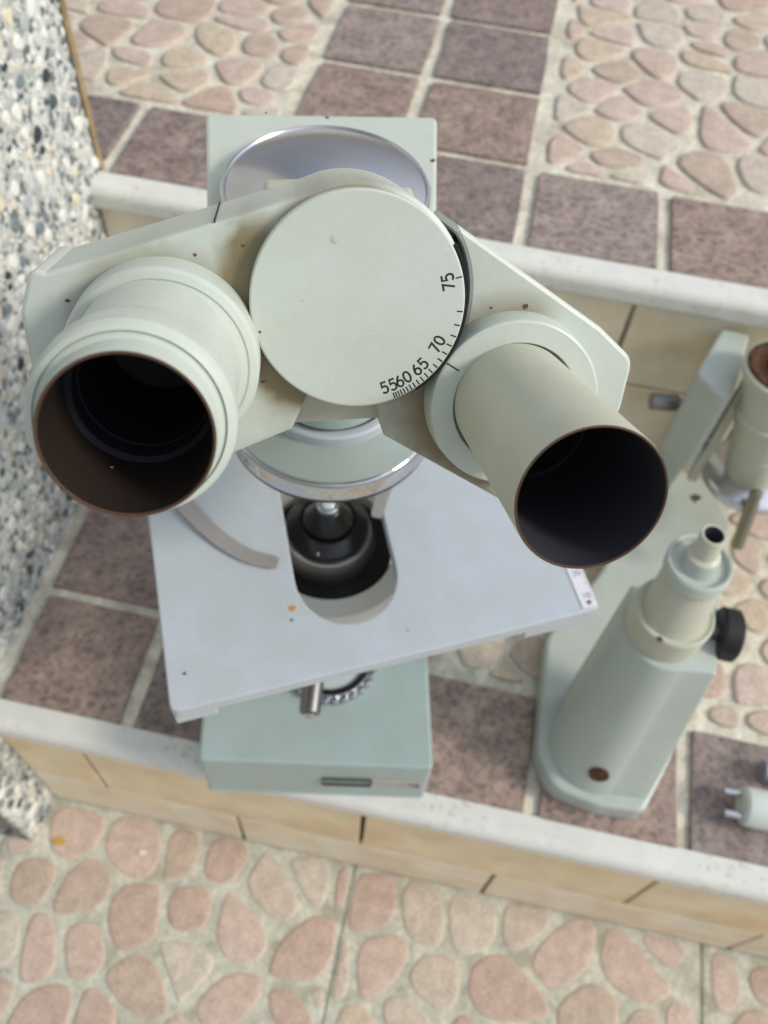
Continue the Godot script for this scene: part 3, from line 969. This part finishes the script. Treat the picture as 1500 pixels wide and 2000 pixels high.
func build_head(vary: FastNoiseLite) -> void:
	var dc := Vector2(0.35, -0.95)
	var lc := Vector2(-35.9, -6.1)
	var rc := Vector2(31.2, -22.4)
	# left prism housing with the round hub under the dial
	var lp := PackedVector2Array()
	for p in rounded([[-57.4, 7.4, 2.4], [-60.6, -1.0, 2.4], [-60.6, -12, 9], [-50, -31, 6], [-36, -34.5, 3], [-13.3, -26.2, 0.0], [-9.8, -19.2, 0.0]], 5):
		lp.append(p)
	for p in arc(dc, 20.9, 20.9, 243, 462, 40):
		lp.append(p)
	lp.append(Vector2(-10.7, 17.3))
	lp = ccw(lp)
	var lg := [[dc, 20.8, 7.0, 130.0, 255.0, 2.2], [dc, 20.2, 1.6, 60.0, 150.0, 0.8], [lc + Vector2(0, -3.2), 17.6, 3.5, 10.0, 175.0, 0.55], [lc + Vector2(0, -3.2), 17.6, 6.0, 160.0, 260.0, 0.5], [Vector2(-12, -20), 1, 9, 0, 360, 0.35]]  # first entry also paints the shade of the recess beside the dial
	var left := put("prism_housing", casting(lp, -30.5, -3.4, 0.8, func(p): return grime_shade_at(p, lg, vary)), M["paint"], scope, off + HO, HB)
	headpart("seam", turned(box(-0.1, 0.1, -1.0, 0.03, -26.5, 0, 0.02), Basis(Vector3(0, 0, 1), 0.229)), "ink", left).position = Vector3(-24.7, 14.06, -3.6) * K
	for k in 6:
		var p: Vector2 = [Vector2(-31.3, 6.3), Vector2(-28.6, 8.2), Vector2(-20, 9.5), Vector2(-43, 6.2), Vector2(-52, 1), Vector2(-18.2, -16)][k]
		headpart("paint_chip", moved(up_to_z(turned(blob([0.5, 0.3, 0.3, 0.25, 0.35, 0.3][k], 0.2, k), Basis.from_scale(Vector3(1.5, 1, 1)))), Vector3(p.x, p.y, -3.4)), "chip_paint", left)
	# right prism housing, set back behind the dial and cut out round it
	var rp := PackedVector2Array()
	for p in rounded([[5.4, -30.2, 1], [36, -50.2, 4], [44, -50, 6], [56.6, -28, 8], [58.2, -16.8, 4.5], [50.4, -9.6, 3], [20.4, 11.2, 0.0]], 5):
		rp.append(p)
	for p in arc(dc, 22.4, 22.4, 30, -80, 30):
		rp.append(p)
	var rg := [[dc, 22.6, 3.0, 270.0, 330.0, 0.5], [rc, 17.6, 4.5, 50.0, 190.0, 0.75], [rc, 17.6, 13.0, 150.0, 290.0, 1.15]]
	var right := put("prism_housing", casting(rp, -32.0, -7.6, 0.9, func(p): return grime_shade_at(p, rg, vary)), M["paint"], scope, off + HO, HB)
	headpart("paint_chip", moved(up_to_z(blob(0.6, 0.25, 3)), Vector3(34.3, -4.6, -7.6)), "chip_paint", right)
	headpart("paint_chip", moved(up_to_z(blob(0.3, 0.2, 4)), Vector3(27.3, -4.6, -7.6)), "chip_paint", right)
	# black strips added to give the gap behind the dial its deep shade
	var gap := PackedVector2Array()
	for p in arc(dc, 21.15, 21.15, -58, 27, 30):
		gap.append(p)
	for p in arc(dc, 20.4, 20.4, 27, -58, 30):
		gap.append(p)
	headpart("gap_shade_sleeve", extrude(gap, -30.0, -2.0, 0.0, 0.1), "deep_black", left)
	var floor_gap := PackedVector2Array()
	for p in arc(dc, 22.8, 22.8, -80, 27, 30):
		floor_gap.append(p)
	for p in arc(dc, 20.6, 20.6, 27, -80, 30):
		floor_gap.append(p)
	headpart("gap_shade_fill", extrude(floor_gap, -31.0, -10.0, 0.0, 0.0), "deep_black", left)
	# interpupillary dial
	var dial := headpart("dial", up_to_z(moved(lathe([Vector2(0, -3.5), Vector2(19.7, -3.5), Vector2(20.0, -3.0), Vector2(20.0, -0.35), Vector2(19.7, -0.05), Vector2(19.4, 0), Vector2(0, 0)], 128), Vector3(dc.x, 0, -dc.y))), "paint")
	var ang := [12.2, -6.8, -14.6, -21.0, -26.7]
	var a := -26.7
	var inc := 5.2
	for k in 15:
		a -= inc
		inc *= 0.91
		ang.append(a)
	for k in ang.size():
		var d := Vector2.from_angle(deg_to_rad(ang[k]))
		headpart("tick", stroke(PackedVector2Array([dc + d * (18.6 if k else 18.5), dc + d * 19.75]), 0.26, 0, 0.035), "ink", dial)
	for e in [["55", -71.5], ["60", -61.0], ["65", -47.6], ["70", -29.5], ["75", 11.0]]:
		var d := Vector2.from_angle(deg_to_rad(e[1]))
		headpart("dial_number", number(e[0], dc + d * 17.0, Vector2(-d.y, d.x), 2.25, 0.38, 0.0), "ink", dial)
	headpart("dent", up_to_z(moved(lathe([Vector2(0.8, 0.0), Vector2(0.55, 0.06), Vector2(0.3, 0.1), Vector2(0, 0.11)], 20), Vector3(-3.8, 0, -10.6))), "sky_tinted_paint", dial)
	headpart("speck", moved(up_to_z(blob(0.25, 0.2, 9)), Vector3(-18.1, -5.4, 0)), "ink", dial)
	# prism body on the arm
	var side := PackedVector2Array([Vector2(-13.5, -28.4), Vector2(-13.5, 10), Vector2(-28, 16)])
	for e in [[176, 352], [194, 342], [199, 339.5], [199, 333], [188, 333], [186, 337.8]]:
		var da: float = e[0] - 121.7
		var dh: float = e[1] - 368.92
		side.append(Vector2(-0.866 * da + 0.5 * dh, 0.5 * da + 0.866 * dh))
	var bt := turned(extrude(side, -15.5, 15.0, 1.2, 1.2), Basis(Vector3(0, 0, 1), Vector3(0, 1, 0), Vector3(1, 0, 0)))
	headpart("prism_body", bt, "cream_paint")  # cream tint stands in for warm bounce off the floor
	# left eyepiece tube with its focusing collar
	var lat := Vector3(lc.x, 0, -lc.y)
	var tube := headpart("eyepiece_tube", up_to_z(moved(lathe([Vector2(13.2, 12), Vector2(12.9, 38), Vector2(12.9, 43.6), Vector2(12.0, 44.0), Vector2(11.75, 48.9)], 96), lat)), "paint")
	var fl := up_to_z(moved(lathe([Vector2(17.5, -3.6), Vector2(17.6, -2.5), Vector2(17.3, 5), Vector2(16.7, 6.2), Vector2(15.6, 6.6), Vector2(15.2, 6.4), Vector2(14.1, 6.8), Vector2(13.9, 7.8), Vector2(13.7, 35.8), Vector2(13.4, 36)], 96), lat + Vector3(0.1, 0, 0.0)))
	for i in fl.size():
		fl[i] += Vector3(0, -3.2, 0) * clampf((36.0 - fl[i].z) / 29.0, 0, 1)
	headpart("tube_flange", fl, "paint", tube)
	headpart("focusing_ring", up_to_z(moved(lathe([Vector2(13.6, 35.9), Vector2(14.2, 36.4), Vector2(14.4, 37.2), Vector2(14.4, 42.6), Vector2(13.9, 43.6), Vector2(13.1, 44.0), Vector2(12.9, 43.2)], 96), lat)), "paint", tube)
	var teeth := PackedVector3Array()
	for k in 150:
		var b := Vector2.from_angle(TAU * k / 150.0)
		var s := Vector2(-b.y, b.x)
		var p0 := lc + b * 14.3
		teeth.append_array(moved(turned(box(-0.15, 0.15, -0.2, 0.13, 37.0, 39.6, 0.04), Basis(Vector3(s.x, s.y, 0), Vector3(b.x, b.y, 0), Vector3(0, 0, 1))), Vector3(p0.x, p0.y, 0)))
	headpart("knurling", teeth, "paint", tube)
	headpart("tube_rim", up_to_z(moved(lathe([Vector2(11.75, 48.8), Vector2(11.65, 49.05), Vector2(11.4, 49.05), Vector2(11.25, 48.8)], 96), lat)), "rim_brown", tube)
	headpart("tube_bore", up_to_z(moved(lathe([Vector2(11.25, 48.8), Vector2(11.15, 31.0)], 96), lat)), "bore_brown", tube)
	headpart("inner_bore", up_to_z(moved(lathe([Vector2(11.15, 31.0), Vector2(10.4, 30.2), Vector2(10.3, 26), Vector2(10.1, 25.8), Vector2(10.0, -2.9), Vector2(0, -2.9)], 96), lat)), "bore_deep", tube)
	headpart("speck", moved(up_to_z(turned(blob(0.5, 0.2, 2), Basis(Vector3(1, 0, 0), 0.9))), Vector3(lc.x - 5.6, lc.y - 10.0, 35)), "white_label", tube)
	# right eyepiece tube
	var rat := Vector3(rc.x, 0, -rc.y)
	var rt := headpart("eyepiece_tube", up_to_z(moved(lathe([Vector2(11.7, -6.5), Vector2(11.7, -2.2), Vector2(12.0, -1.8), Vector2(12.35, 43.8), Vector2(12.25, 44.3)], 96), rat)), "cream_paint")  # yellowish floor bounce is tinted into the tube paint
	headpart("tube_flange", up_to_z(moved(lathe([Vector2(17.7, -8.5), Vector2(17.9, -7.0), Vector2(17.5, -3.0), Vector2(17.2, -2.2), Vector2(16.8, -2.0), Vector2(12.9, -2.0), Vector2(12.7, -2.2), Vector2(12.6, -5.5), Vector2(11.5, -5.6)], 96), rat + Vector3(0.6, 0, 0.8))), "paint", rt)
	headpart("index_line", stroke(PackedVector2Array([Vector2(17.5, -13.7), Vector2(20.0, -15.4)]), 0.26, -2.05, -1.93), "ink", rt)
	headpart("tube_rim", up_to_z(moved(lathe([Vector2(12.25, 44.2), Vector2(12.1, 44.45), Vector2(11.95, 44.45), Vector2(11.8, 44.2)], 96), rat)), "rim_brown", rt)
	headpart("tube_bore", up_to_z(moved(lathe([Vector2(11.8, 44.2), Vector2(11.5, 10), Vector2(11.0, 9.5), Vector2(11.0, -6.4), Vector2(0, -6.4)], 96), rat)), "bore_black", rt)

# ---------------------------------------------------------------- the second, stripped microscope
func column_plan(c: Vector2, r: float, right: float, back: float) -> PackedVector2Array:
	var p := PackedVector2Array()
	for k in 29:
		var a := deg_to_rad(lerpf(150, 292, k / 28.0))
		p.append(c + Vector2(cos(a), sin(a)) * r)
	var e := Vector2(c.x + right, c.y - r * 0.86)
	var f := p[28]
	for q in [f.lerp(e, 0.5), f.lerp(e, 0.93), e + Vector2(-0.2, 1.0)]:
		p.append(q)
	for q in [Vector2(c.x + right + 1.5, c.y + back * 0.4), Vector2(c.x + right + 2, c.y + back), Vector2(c.x, c.y + back), Vector2(c.x - r * 0.8, c.y + back * 0.9)]:
		p.append(q)
	return p

func build_stand() -> void:
	var o := Vector3(140, 0, -265)
	var st := thing("microscope_stand", "stripped grey-green microscope stand with stacked collars, rust spots and a black knob", "microscope stand", o)
	var add := func(called: String, t: PackedVector3Array, m: String, parent: Node = null) -> MeshInstance3D:
		return put(called, finish(t), M[m], parent if parent else st, Vector3.ZERO if parent else -o)
	var base: MeshInstance3D = add.call("base_plate", slab(rounded([[76.5, 176, 16], [87, 157.5, 16], [112, 153, 20], [136, 155, 7], [150, 188, 6], [170, 262, 20], [178, 322, 8], [187, 352, 4], [176, 385, 4], [144, 395, 4], [103, 296, 40], [75, 246, 20]], 6), 0.5, 17, 0.6, 2.2), "old_paint")
	add.call("plate_screw", moved(lathe([Vector2(3.4, 16.8), Vector2(3.3, 17.6), Vector2(2.8, 18.0), Vector2(0, 18.0)], 30), Vector3(163.5, 0, -369.5)), "steel", base)
	add.call("screw_slot", moved(box(-2.8, 2.8, 17.9, 18.15, -0.45, 0.45, 0.05), Vector3(163.5, 0, -369.5)), "ink", base)
	# lamp house: a column with a round front, its right side flat, tapering upwards and leaning a little back
	var low := column_plan(Vector2(108.5, 185), 26.5, 29.0, 27.5)
	var top := column_plan(Vector2(116.5, 213.5), 22.4, 23.5, 22.5)
	var t := PackedVector3Array()
	var n := low.size()
	var rings := []
	for k in 9:
		var f := k / 8.0
		var r := PackedVector3Array()
		for i in n:
			var p := low[i].lerp(top[i], f)
			r.append(Vector3(p.x, lerpf(17.0, 110.0, f), -p.y))
		rings.append(r)
	var edge := inset(ccw(top.duplicate()), 1.4)
	var er := PackedVector3Array()
	if ccw(top.duplicate()) != top:
		edge.reverse()
	for p in edge:
		er.append(Vector3(p.x, 111.2, -p.y))
	rings.append(er)
	for k in rings.size() - 1:
		for i in n:
			var j := (i + 1) % n
			quad(t, rings[k][i], rings[k][j], rings[k + 1][j], rings[k + 1][i])
	var mid := Vector3.ZERO
	for p in er:
		mid += p / n
	for i in n:
		t.append_array([er[i], er[(i + 1) % n], mid])
	var house := put("lamp_column", finish(t, 42.0), M["old_paint"], st, -o)
	# screw hole low on the front
	var hole := rod(Vector3(107.0, 32.8, -163.2), Vector3(107.3, 31.6, -168.0), 5.3, 5.3, 30, 0.2)
	add.call("screw_hole", hole, "rust", house)
	var cc := Vector3(114.5, 0, -213.5)
	var lower: MeshInstance3D = add.call("collar", moved(lathe([Vector2(18.6, 111), Vector2(18.8, 112), Vector2(18.8, 127), Vector2(18.2, 128.4), Vector2(17.6, 128.6), Vector2(17.2, 127.8), Vector2(14.8, 127.4)], 72), cc), "cream_paint")
	add.call("rust_spot", moved(blob(1.6, 0.5, 4), cc + Vector3(-7, 128.4, 16.6)), "rust", lower)
	var lean := func(t: PackedVector3Array) -> PackedVector3Array:
		for i in t.size():
			t[i] += Vector3(0.05, 0, -0.34) * maxf(t[i].y - 127.0, 0)
		return t
	var neck: MeshInstance3D = add.call("collar", lean.call(moved(lathe([Vector2(15.2, 127), Vector2(14.6, 132), Vector2(13.4, 148), Vector2(13.2, 152)], 72), cc)), "cream_paint")
	add.call("rust_spot", lean.call(moved(blob(0.9, 0.5, 6), cc + Vector3(3, 151.0, 13.6))), "rust", neck)
	var rim: MeshInstance3D = add.call("collar", lean.call(moved(lathe([Vector2(13.4, 150), Vector2(14.6, 151), Vector2(14.8, 156), Vector2(14.0, 157.0), Vector2(13.0, 156.6), Vector2(12.6, 154.4), Vector2(8.0, 154.4), Vector2(7.8, 160), Vector2(7.4, 161)], 72), cc)), "old_paint")
	add.call("nozzle", lean.call(moved(lathe([Vector2(7.4, 161), Vector2(5.6, 162), Vector2(5.6, 171), Vector2(5.2, 171.6), Vector2(4.4, 171.4)], 48), cc)), "cream_paint", rim)
	add.call("nozzle_bore", lean.call(moved(lathe([Vector2(4.4, 171.4), Vector2(4.3, 162), Vector2(0, 161)], 36), cc)), "bore_black", rim)
	# focusing knob on the right
	var knob: MeshInstance3D = add.call("knob", moved(turned(lathe([Vector2(0, 0), Vector2(11.4, 0), Vector2(12.8, 1.4), Vector2(12.8, 8.4), Vector2(11.2, 9.8), Vector2(0, 9.8)], 64), Basis(Vector3(0, 0, 1), Vector3(1, 0, 0), Vector3(0, 1, 0))), Vector3(139.5, 112, -216)), "black")
	add.call("knob_shaft", rod(Vector3(132, 112, -216), Vector3(141, 112, -216), 4, 4), "steel", knob)
	# limb, bracket, tube and chrome flange at the back
	var limb: MeshInstance3D = add.call("limb", slab(rounded([[120.5, 357, 5], [138, 337, 6], [151, 395, 3], [135, 396, 3]], 5), 76, 140, 1.5, 1.6), "old_paint")
	add.call("limb_foot", slab(rounded([[128, 374, 4], [146, 370, 4], [149, 394, 4], [132, 395, 4]], 4), 17, 81, 0.5, 0.3), "old_paint", limb)
	add.call("clamp_screw", rod(Vector3(123, 100, -371), Vector3(107.5, 100, -368.5), 5.0, 5.0, 32, 0.6), "steel", limb)
	add.call("screw_neck", rod(Vector3(131, 100, -373), Vector3(122, 100, -371), 3.6, 3.6, 32, 0.4), "satin", limb)
	add.call("bracket", turned(extrude(rounded([[354, 52, 1], [360, 52, 1], [360, 146, 2], [354, 146, 2]], 3), 145.5, 151, 0.6, 0.6), Basis(Vector3(0, 0, -1), Vector3(0, 1, 0), Vector3(1, 0, 0))), "cream_paint")
	add.call("bracket_stay", box(139, 147, 84, 92, -360, -354.5, 0.5), "cream_paint", limb)
	var tip := func(t: PackedVector3Array) -> PackedVector3Array:
		for i in t.size():
			t[i] += Vector3(-0.2, 0, 0.0) * maxf(t[i].y - 75.0, 0)
		return t
	var ta := Vector3(177, 0, -354)
	var body: MeshInstance3D = add.call("body_tube", tip.call(moved(lathe([Vector2(16.4, 74), Vector2(16.6, 78), Vector2(17.4, 98), Vector2(16.6, 100), Vector2(17.4, 101), Vector2(18.4, 120), Vector2(20, 121), Vector2(20, 125), Vector2(18.8, 126), Vector2(18.8, 150), Vector2(21.5, 151), Vector2(21.5, 156), Vector2(20, 157), Vector2(16.5, 157), Vector2(16, 152)], 72), ta)), "cream_paint")
	add.call("rust_ring", tip.call(moved(lathe([Vector2(20.0, 156.8), Vector2(18.6, 158), Vector2(16.0, 158.2), Vector2(14.5, 157), Vector2(13.6, 146), Vector2(0, 145)], 60), ta)), "rust", body)
	add.call("chrome_flange", moved(lathe([Vector2(18, 64), Vector2(26.0, 64), Vector2(27.2, 65), Vector2(27.2, 70), Vector2(26.2, 71.2), Vector2(21, 73), Vector2(16, 74.4)], 96), ta), "satin")
	add.call("flange_plate", moved(lathe([Vector2(0, 62.8), Vector2(25, 62.8), Vector2(26.2, 64)], 72), ta), "black")
	add.call("pin", rod(Vector3(175, 52, -311), Vector3(175, 84, -330), 3.8, 3.8, 28, 0.6), "pin_metal")

func build_small_things() -> void:
	# mains plug at the right edge
	var o := Vector3(212, 0, -172)
	var pl := thing("power_plug", "white two-pin power plug lying on the granite step at right", "plug", o)
	var body := moved(turned(lathe([Vector2(0, -2), Vector2(9.0, -2), Vector2(10.4, -0.6), Vector2(10.8, 4), Vector2(10.6, 14), Vector2(9.4, 24), Vector2(6, 31), Vector2(4.2, 34), Vector2(3.6, 46), Vector2(0, 46)], 48), Basis(Vector3(0, 0, 1), Vector3(1, 0, 0), Vector3(0, 1, 0))), Vector3(-20, 10.8, 0))
	put("plug_body", finish(body), M["ivory"], pl)
	put("pin", finish(rod(Vector3(-21, 10.8, -6.4), Vector3(-31.5, 10.6, -6.2), 2.2, 2.1, 24, 0.5)), M["chrome"], pl)
	put("pin", finish(rod(Vector3(-21, 10.8, 5.6), Vector3(-31.5, 10.6, 5.8), 2.2, 2.1, 24, 0.5)), M["chrome"], pl)
	var cn := thing("cable_connector", "grey ribbed metal connector end just above the white plug", "connector", Vector3(214, 0, -196))
	var prof := [Vector2(0, 0), Vector2(6, 0)]
	for k in 6:
		prof.append_array([Vector2(6.4, 0.4 + k * 4), Vector2(6.4, 2.4 + k * 4), Vector2(5.8, 2.8 + k * 4), Vector2(5.8, 4.0 + k * 4)])
	prof.append(Vector2(0, 25))
	put("connector_shell", finish(moved(turned(lathe(prof, 36), Basis(Vector3(0, 0, 1), Vector3(1, 0, 0), Vector3(0, 1, 0))), Vector3(-10, 6.5, 0))), M["lavender"], cn)
	# litter on the lower floor
	var k := 0
	for e in [["leaf_scrap", "small yellow leaf scrap on pebble floor beside the pillar", "leaf", Vector3(-219, -171.8, -108), "leaf", 4.2], ["petal", "small white petal on the pebble floor, right of the yellow leaf scrap", "petal", Vector3(-160, -171.6, -113), "petal", 3.0]]:
		var t := PackedVector3Array()
		var g := RandomNumberGenerator.new()
		g.seed = 40 + k
		var outl := PackedVector2Array()
		for i in 10:
			outl.append(Vector2.from_angle(TAU * i / 10) * float(e[5]) * g.randf_range(0.6, 1.05) * Vector2(1.2, 0.8))
		t = slab(outl, 0.3, 1.3, 0.0, 0.4)
		var m := put(e[0], finish(t), M[e[4]], self, e[3])
		tag(m, e[1], e[2])
		k += 1

# ---------------------------------------------------------------- everything
func _ready() -> void:
	rng.seed = 20
	var cam := Camera3D.new()
	cam.name = "camera"
	cam.transform = Transform3D(Basis(Vector3(0.978653, 0.055539, -0.197871), Vector3(-0.194888, 0.556428, -0.807717), Vector3(0.065241, 0.829038, 0.555374)).orthonormalized(), Vector3(0, 0.480, 0))
	cam.fov = 60.931
	cam.near = 0.01
	cam.far = 20.0
	var lens := CameraAttributesPhysical.new()
	lens.frustum_focal_length = 29.8
	lens.frustum_focus_distance = 0.165
	lens.frustum_near = 0.01
	lens.frustum_far = 20.0
	lens.exposure_aperture = 22.0
	cam.attributes = lens
	add_child(cam)
	cam.fov = 60.931
	cam.current = true

	# bright overcast sky, clearer and bluer overhead
	var w := 512
	var h := 256
	var im := Image.create(w, h, false, Image.FORMAT_RGBF)
	var cl := FastNoiseLite.new()
	cl.seed = 4
	cl.frequency = 1.4
	cl.fractal_octaves = 4
	var glow := Vector3(1.0, 0.72, 0.08).normalized()
	for y in h:
		var el := PI / 2 - PI * (y + 0.5) / h
		for x in w:
			var az := TAU * (x + 0.5) / w
			var d := Vector3(cos(el) * sin(az), sin(el), cos(el) * cos(az))
			var up := clampf(d.y, 0, 1)
			var c := Color(1.02, 1.05, 1.08).lerp(Color(0.74, 0.86, 1.06), pow(up, 0.6))
			var f := smoothstep(-0.15, 0.45, cl.get_noise_3dv(d * Vector3(1, 1.6, 1)))
			c = c.lerp(Color(1.12, 1.12, 1.10), f * 0.7)
			c = c * (0.5 + 1.5 * pow(clampf(d.dot(glow), 0, 1), 1.6))   # brighter round the veiled sun
			if d.y < 0:
				c = c.lerp(Color(0.42, 0.40, 0.37), smoothstep(0.0, 0.12, -d.y))
			im.set_pixel(x, y, c)
	var pano := PanoramaSkyMaterial.new()
	pano.panorama = ImageTexture.create_from_image(im)
	var sky := Sky.new()
	sky.sky_material = pano
	var env := Environment.new()
	env.background_mode = Environment.BG_SKY
	env.sky = sky
	env.tonemap_mode = Environment.TONE_MAPPER_LINEAR
	env.tonemap_exposure = 1.42
	env.background_energy_multiplier = 0.46
	env.sdfgi_enabled = true
	env.ssao_enabled = true
	env.ssil_enabled = true
	var we := WorldEnvironment.new()
	we.name = "world"
	we.environment = env
	add_child(we)
	var sun := DirectionalLight3D.new()
	sun.name = "sun"
	sun.light_energy = 0.5
	sun.light_color = Color(1.0, 0.97, 0.92)
	sun.light_angular_distance = 14.0
	sun.shadow_enabled = true
	add_child(sun)
	sun.look_at_from_position(Vector3(1.0, 0.72, 0.08), Vector3.ZERO)

	make_materials()
	build_steps()
	build_pillar(cam)
	build_microscope()
	build_stand()
	build_small_things()
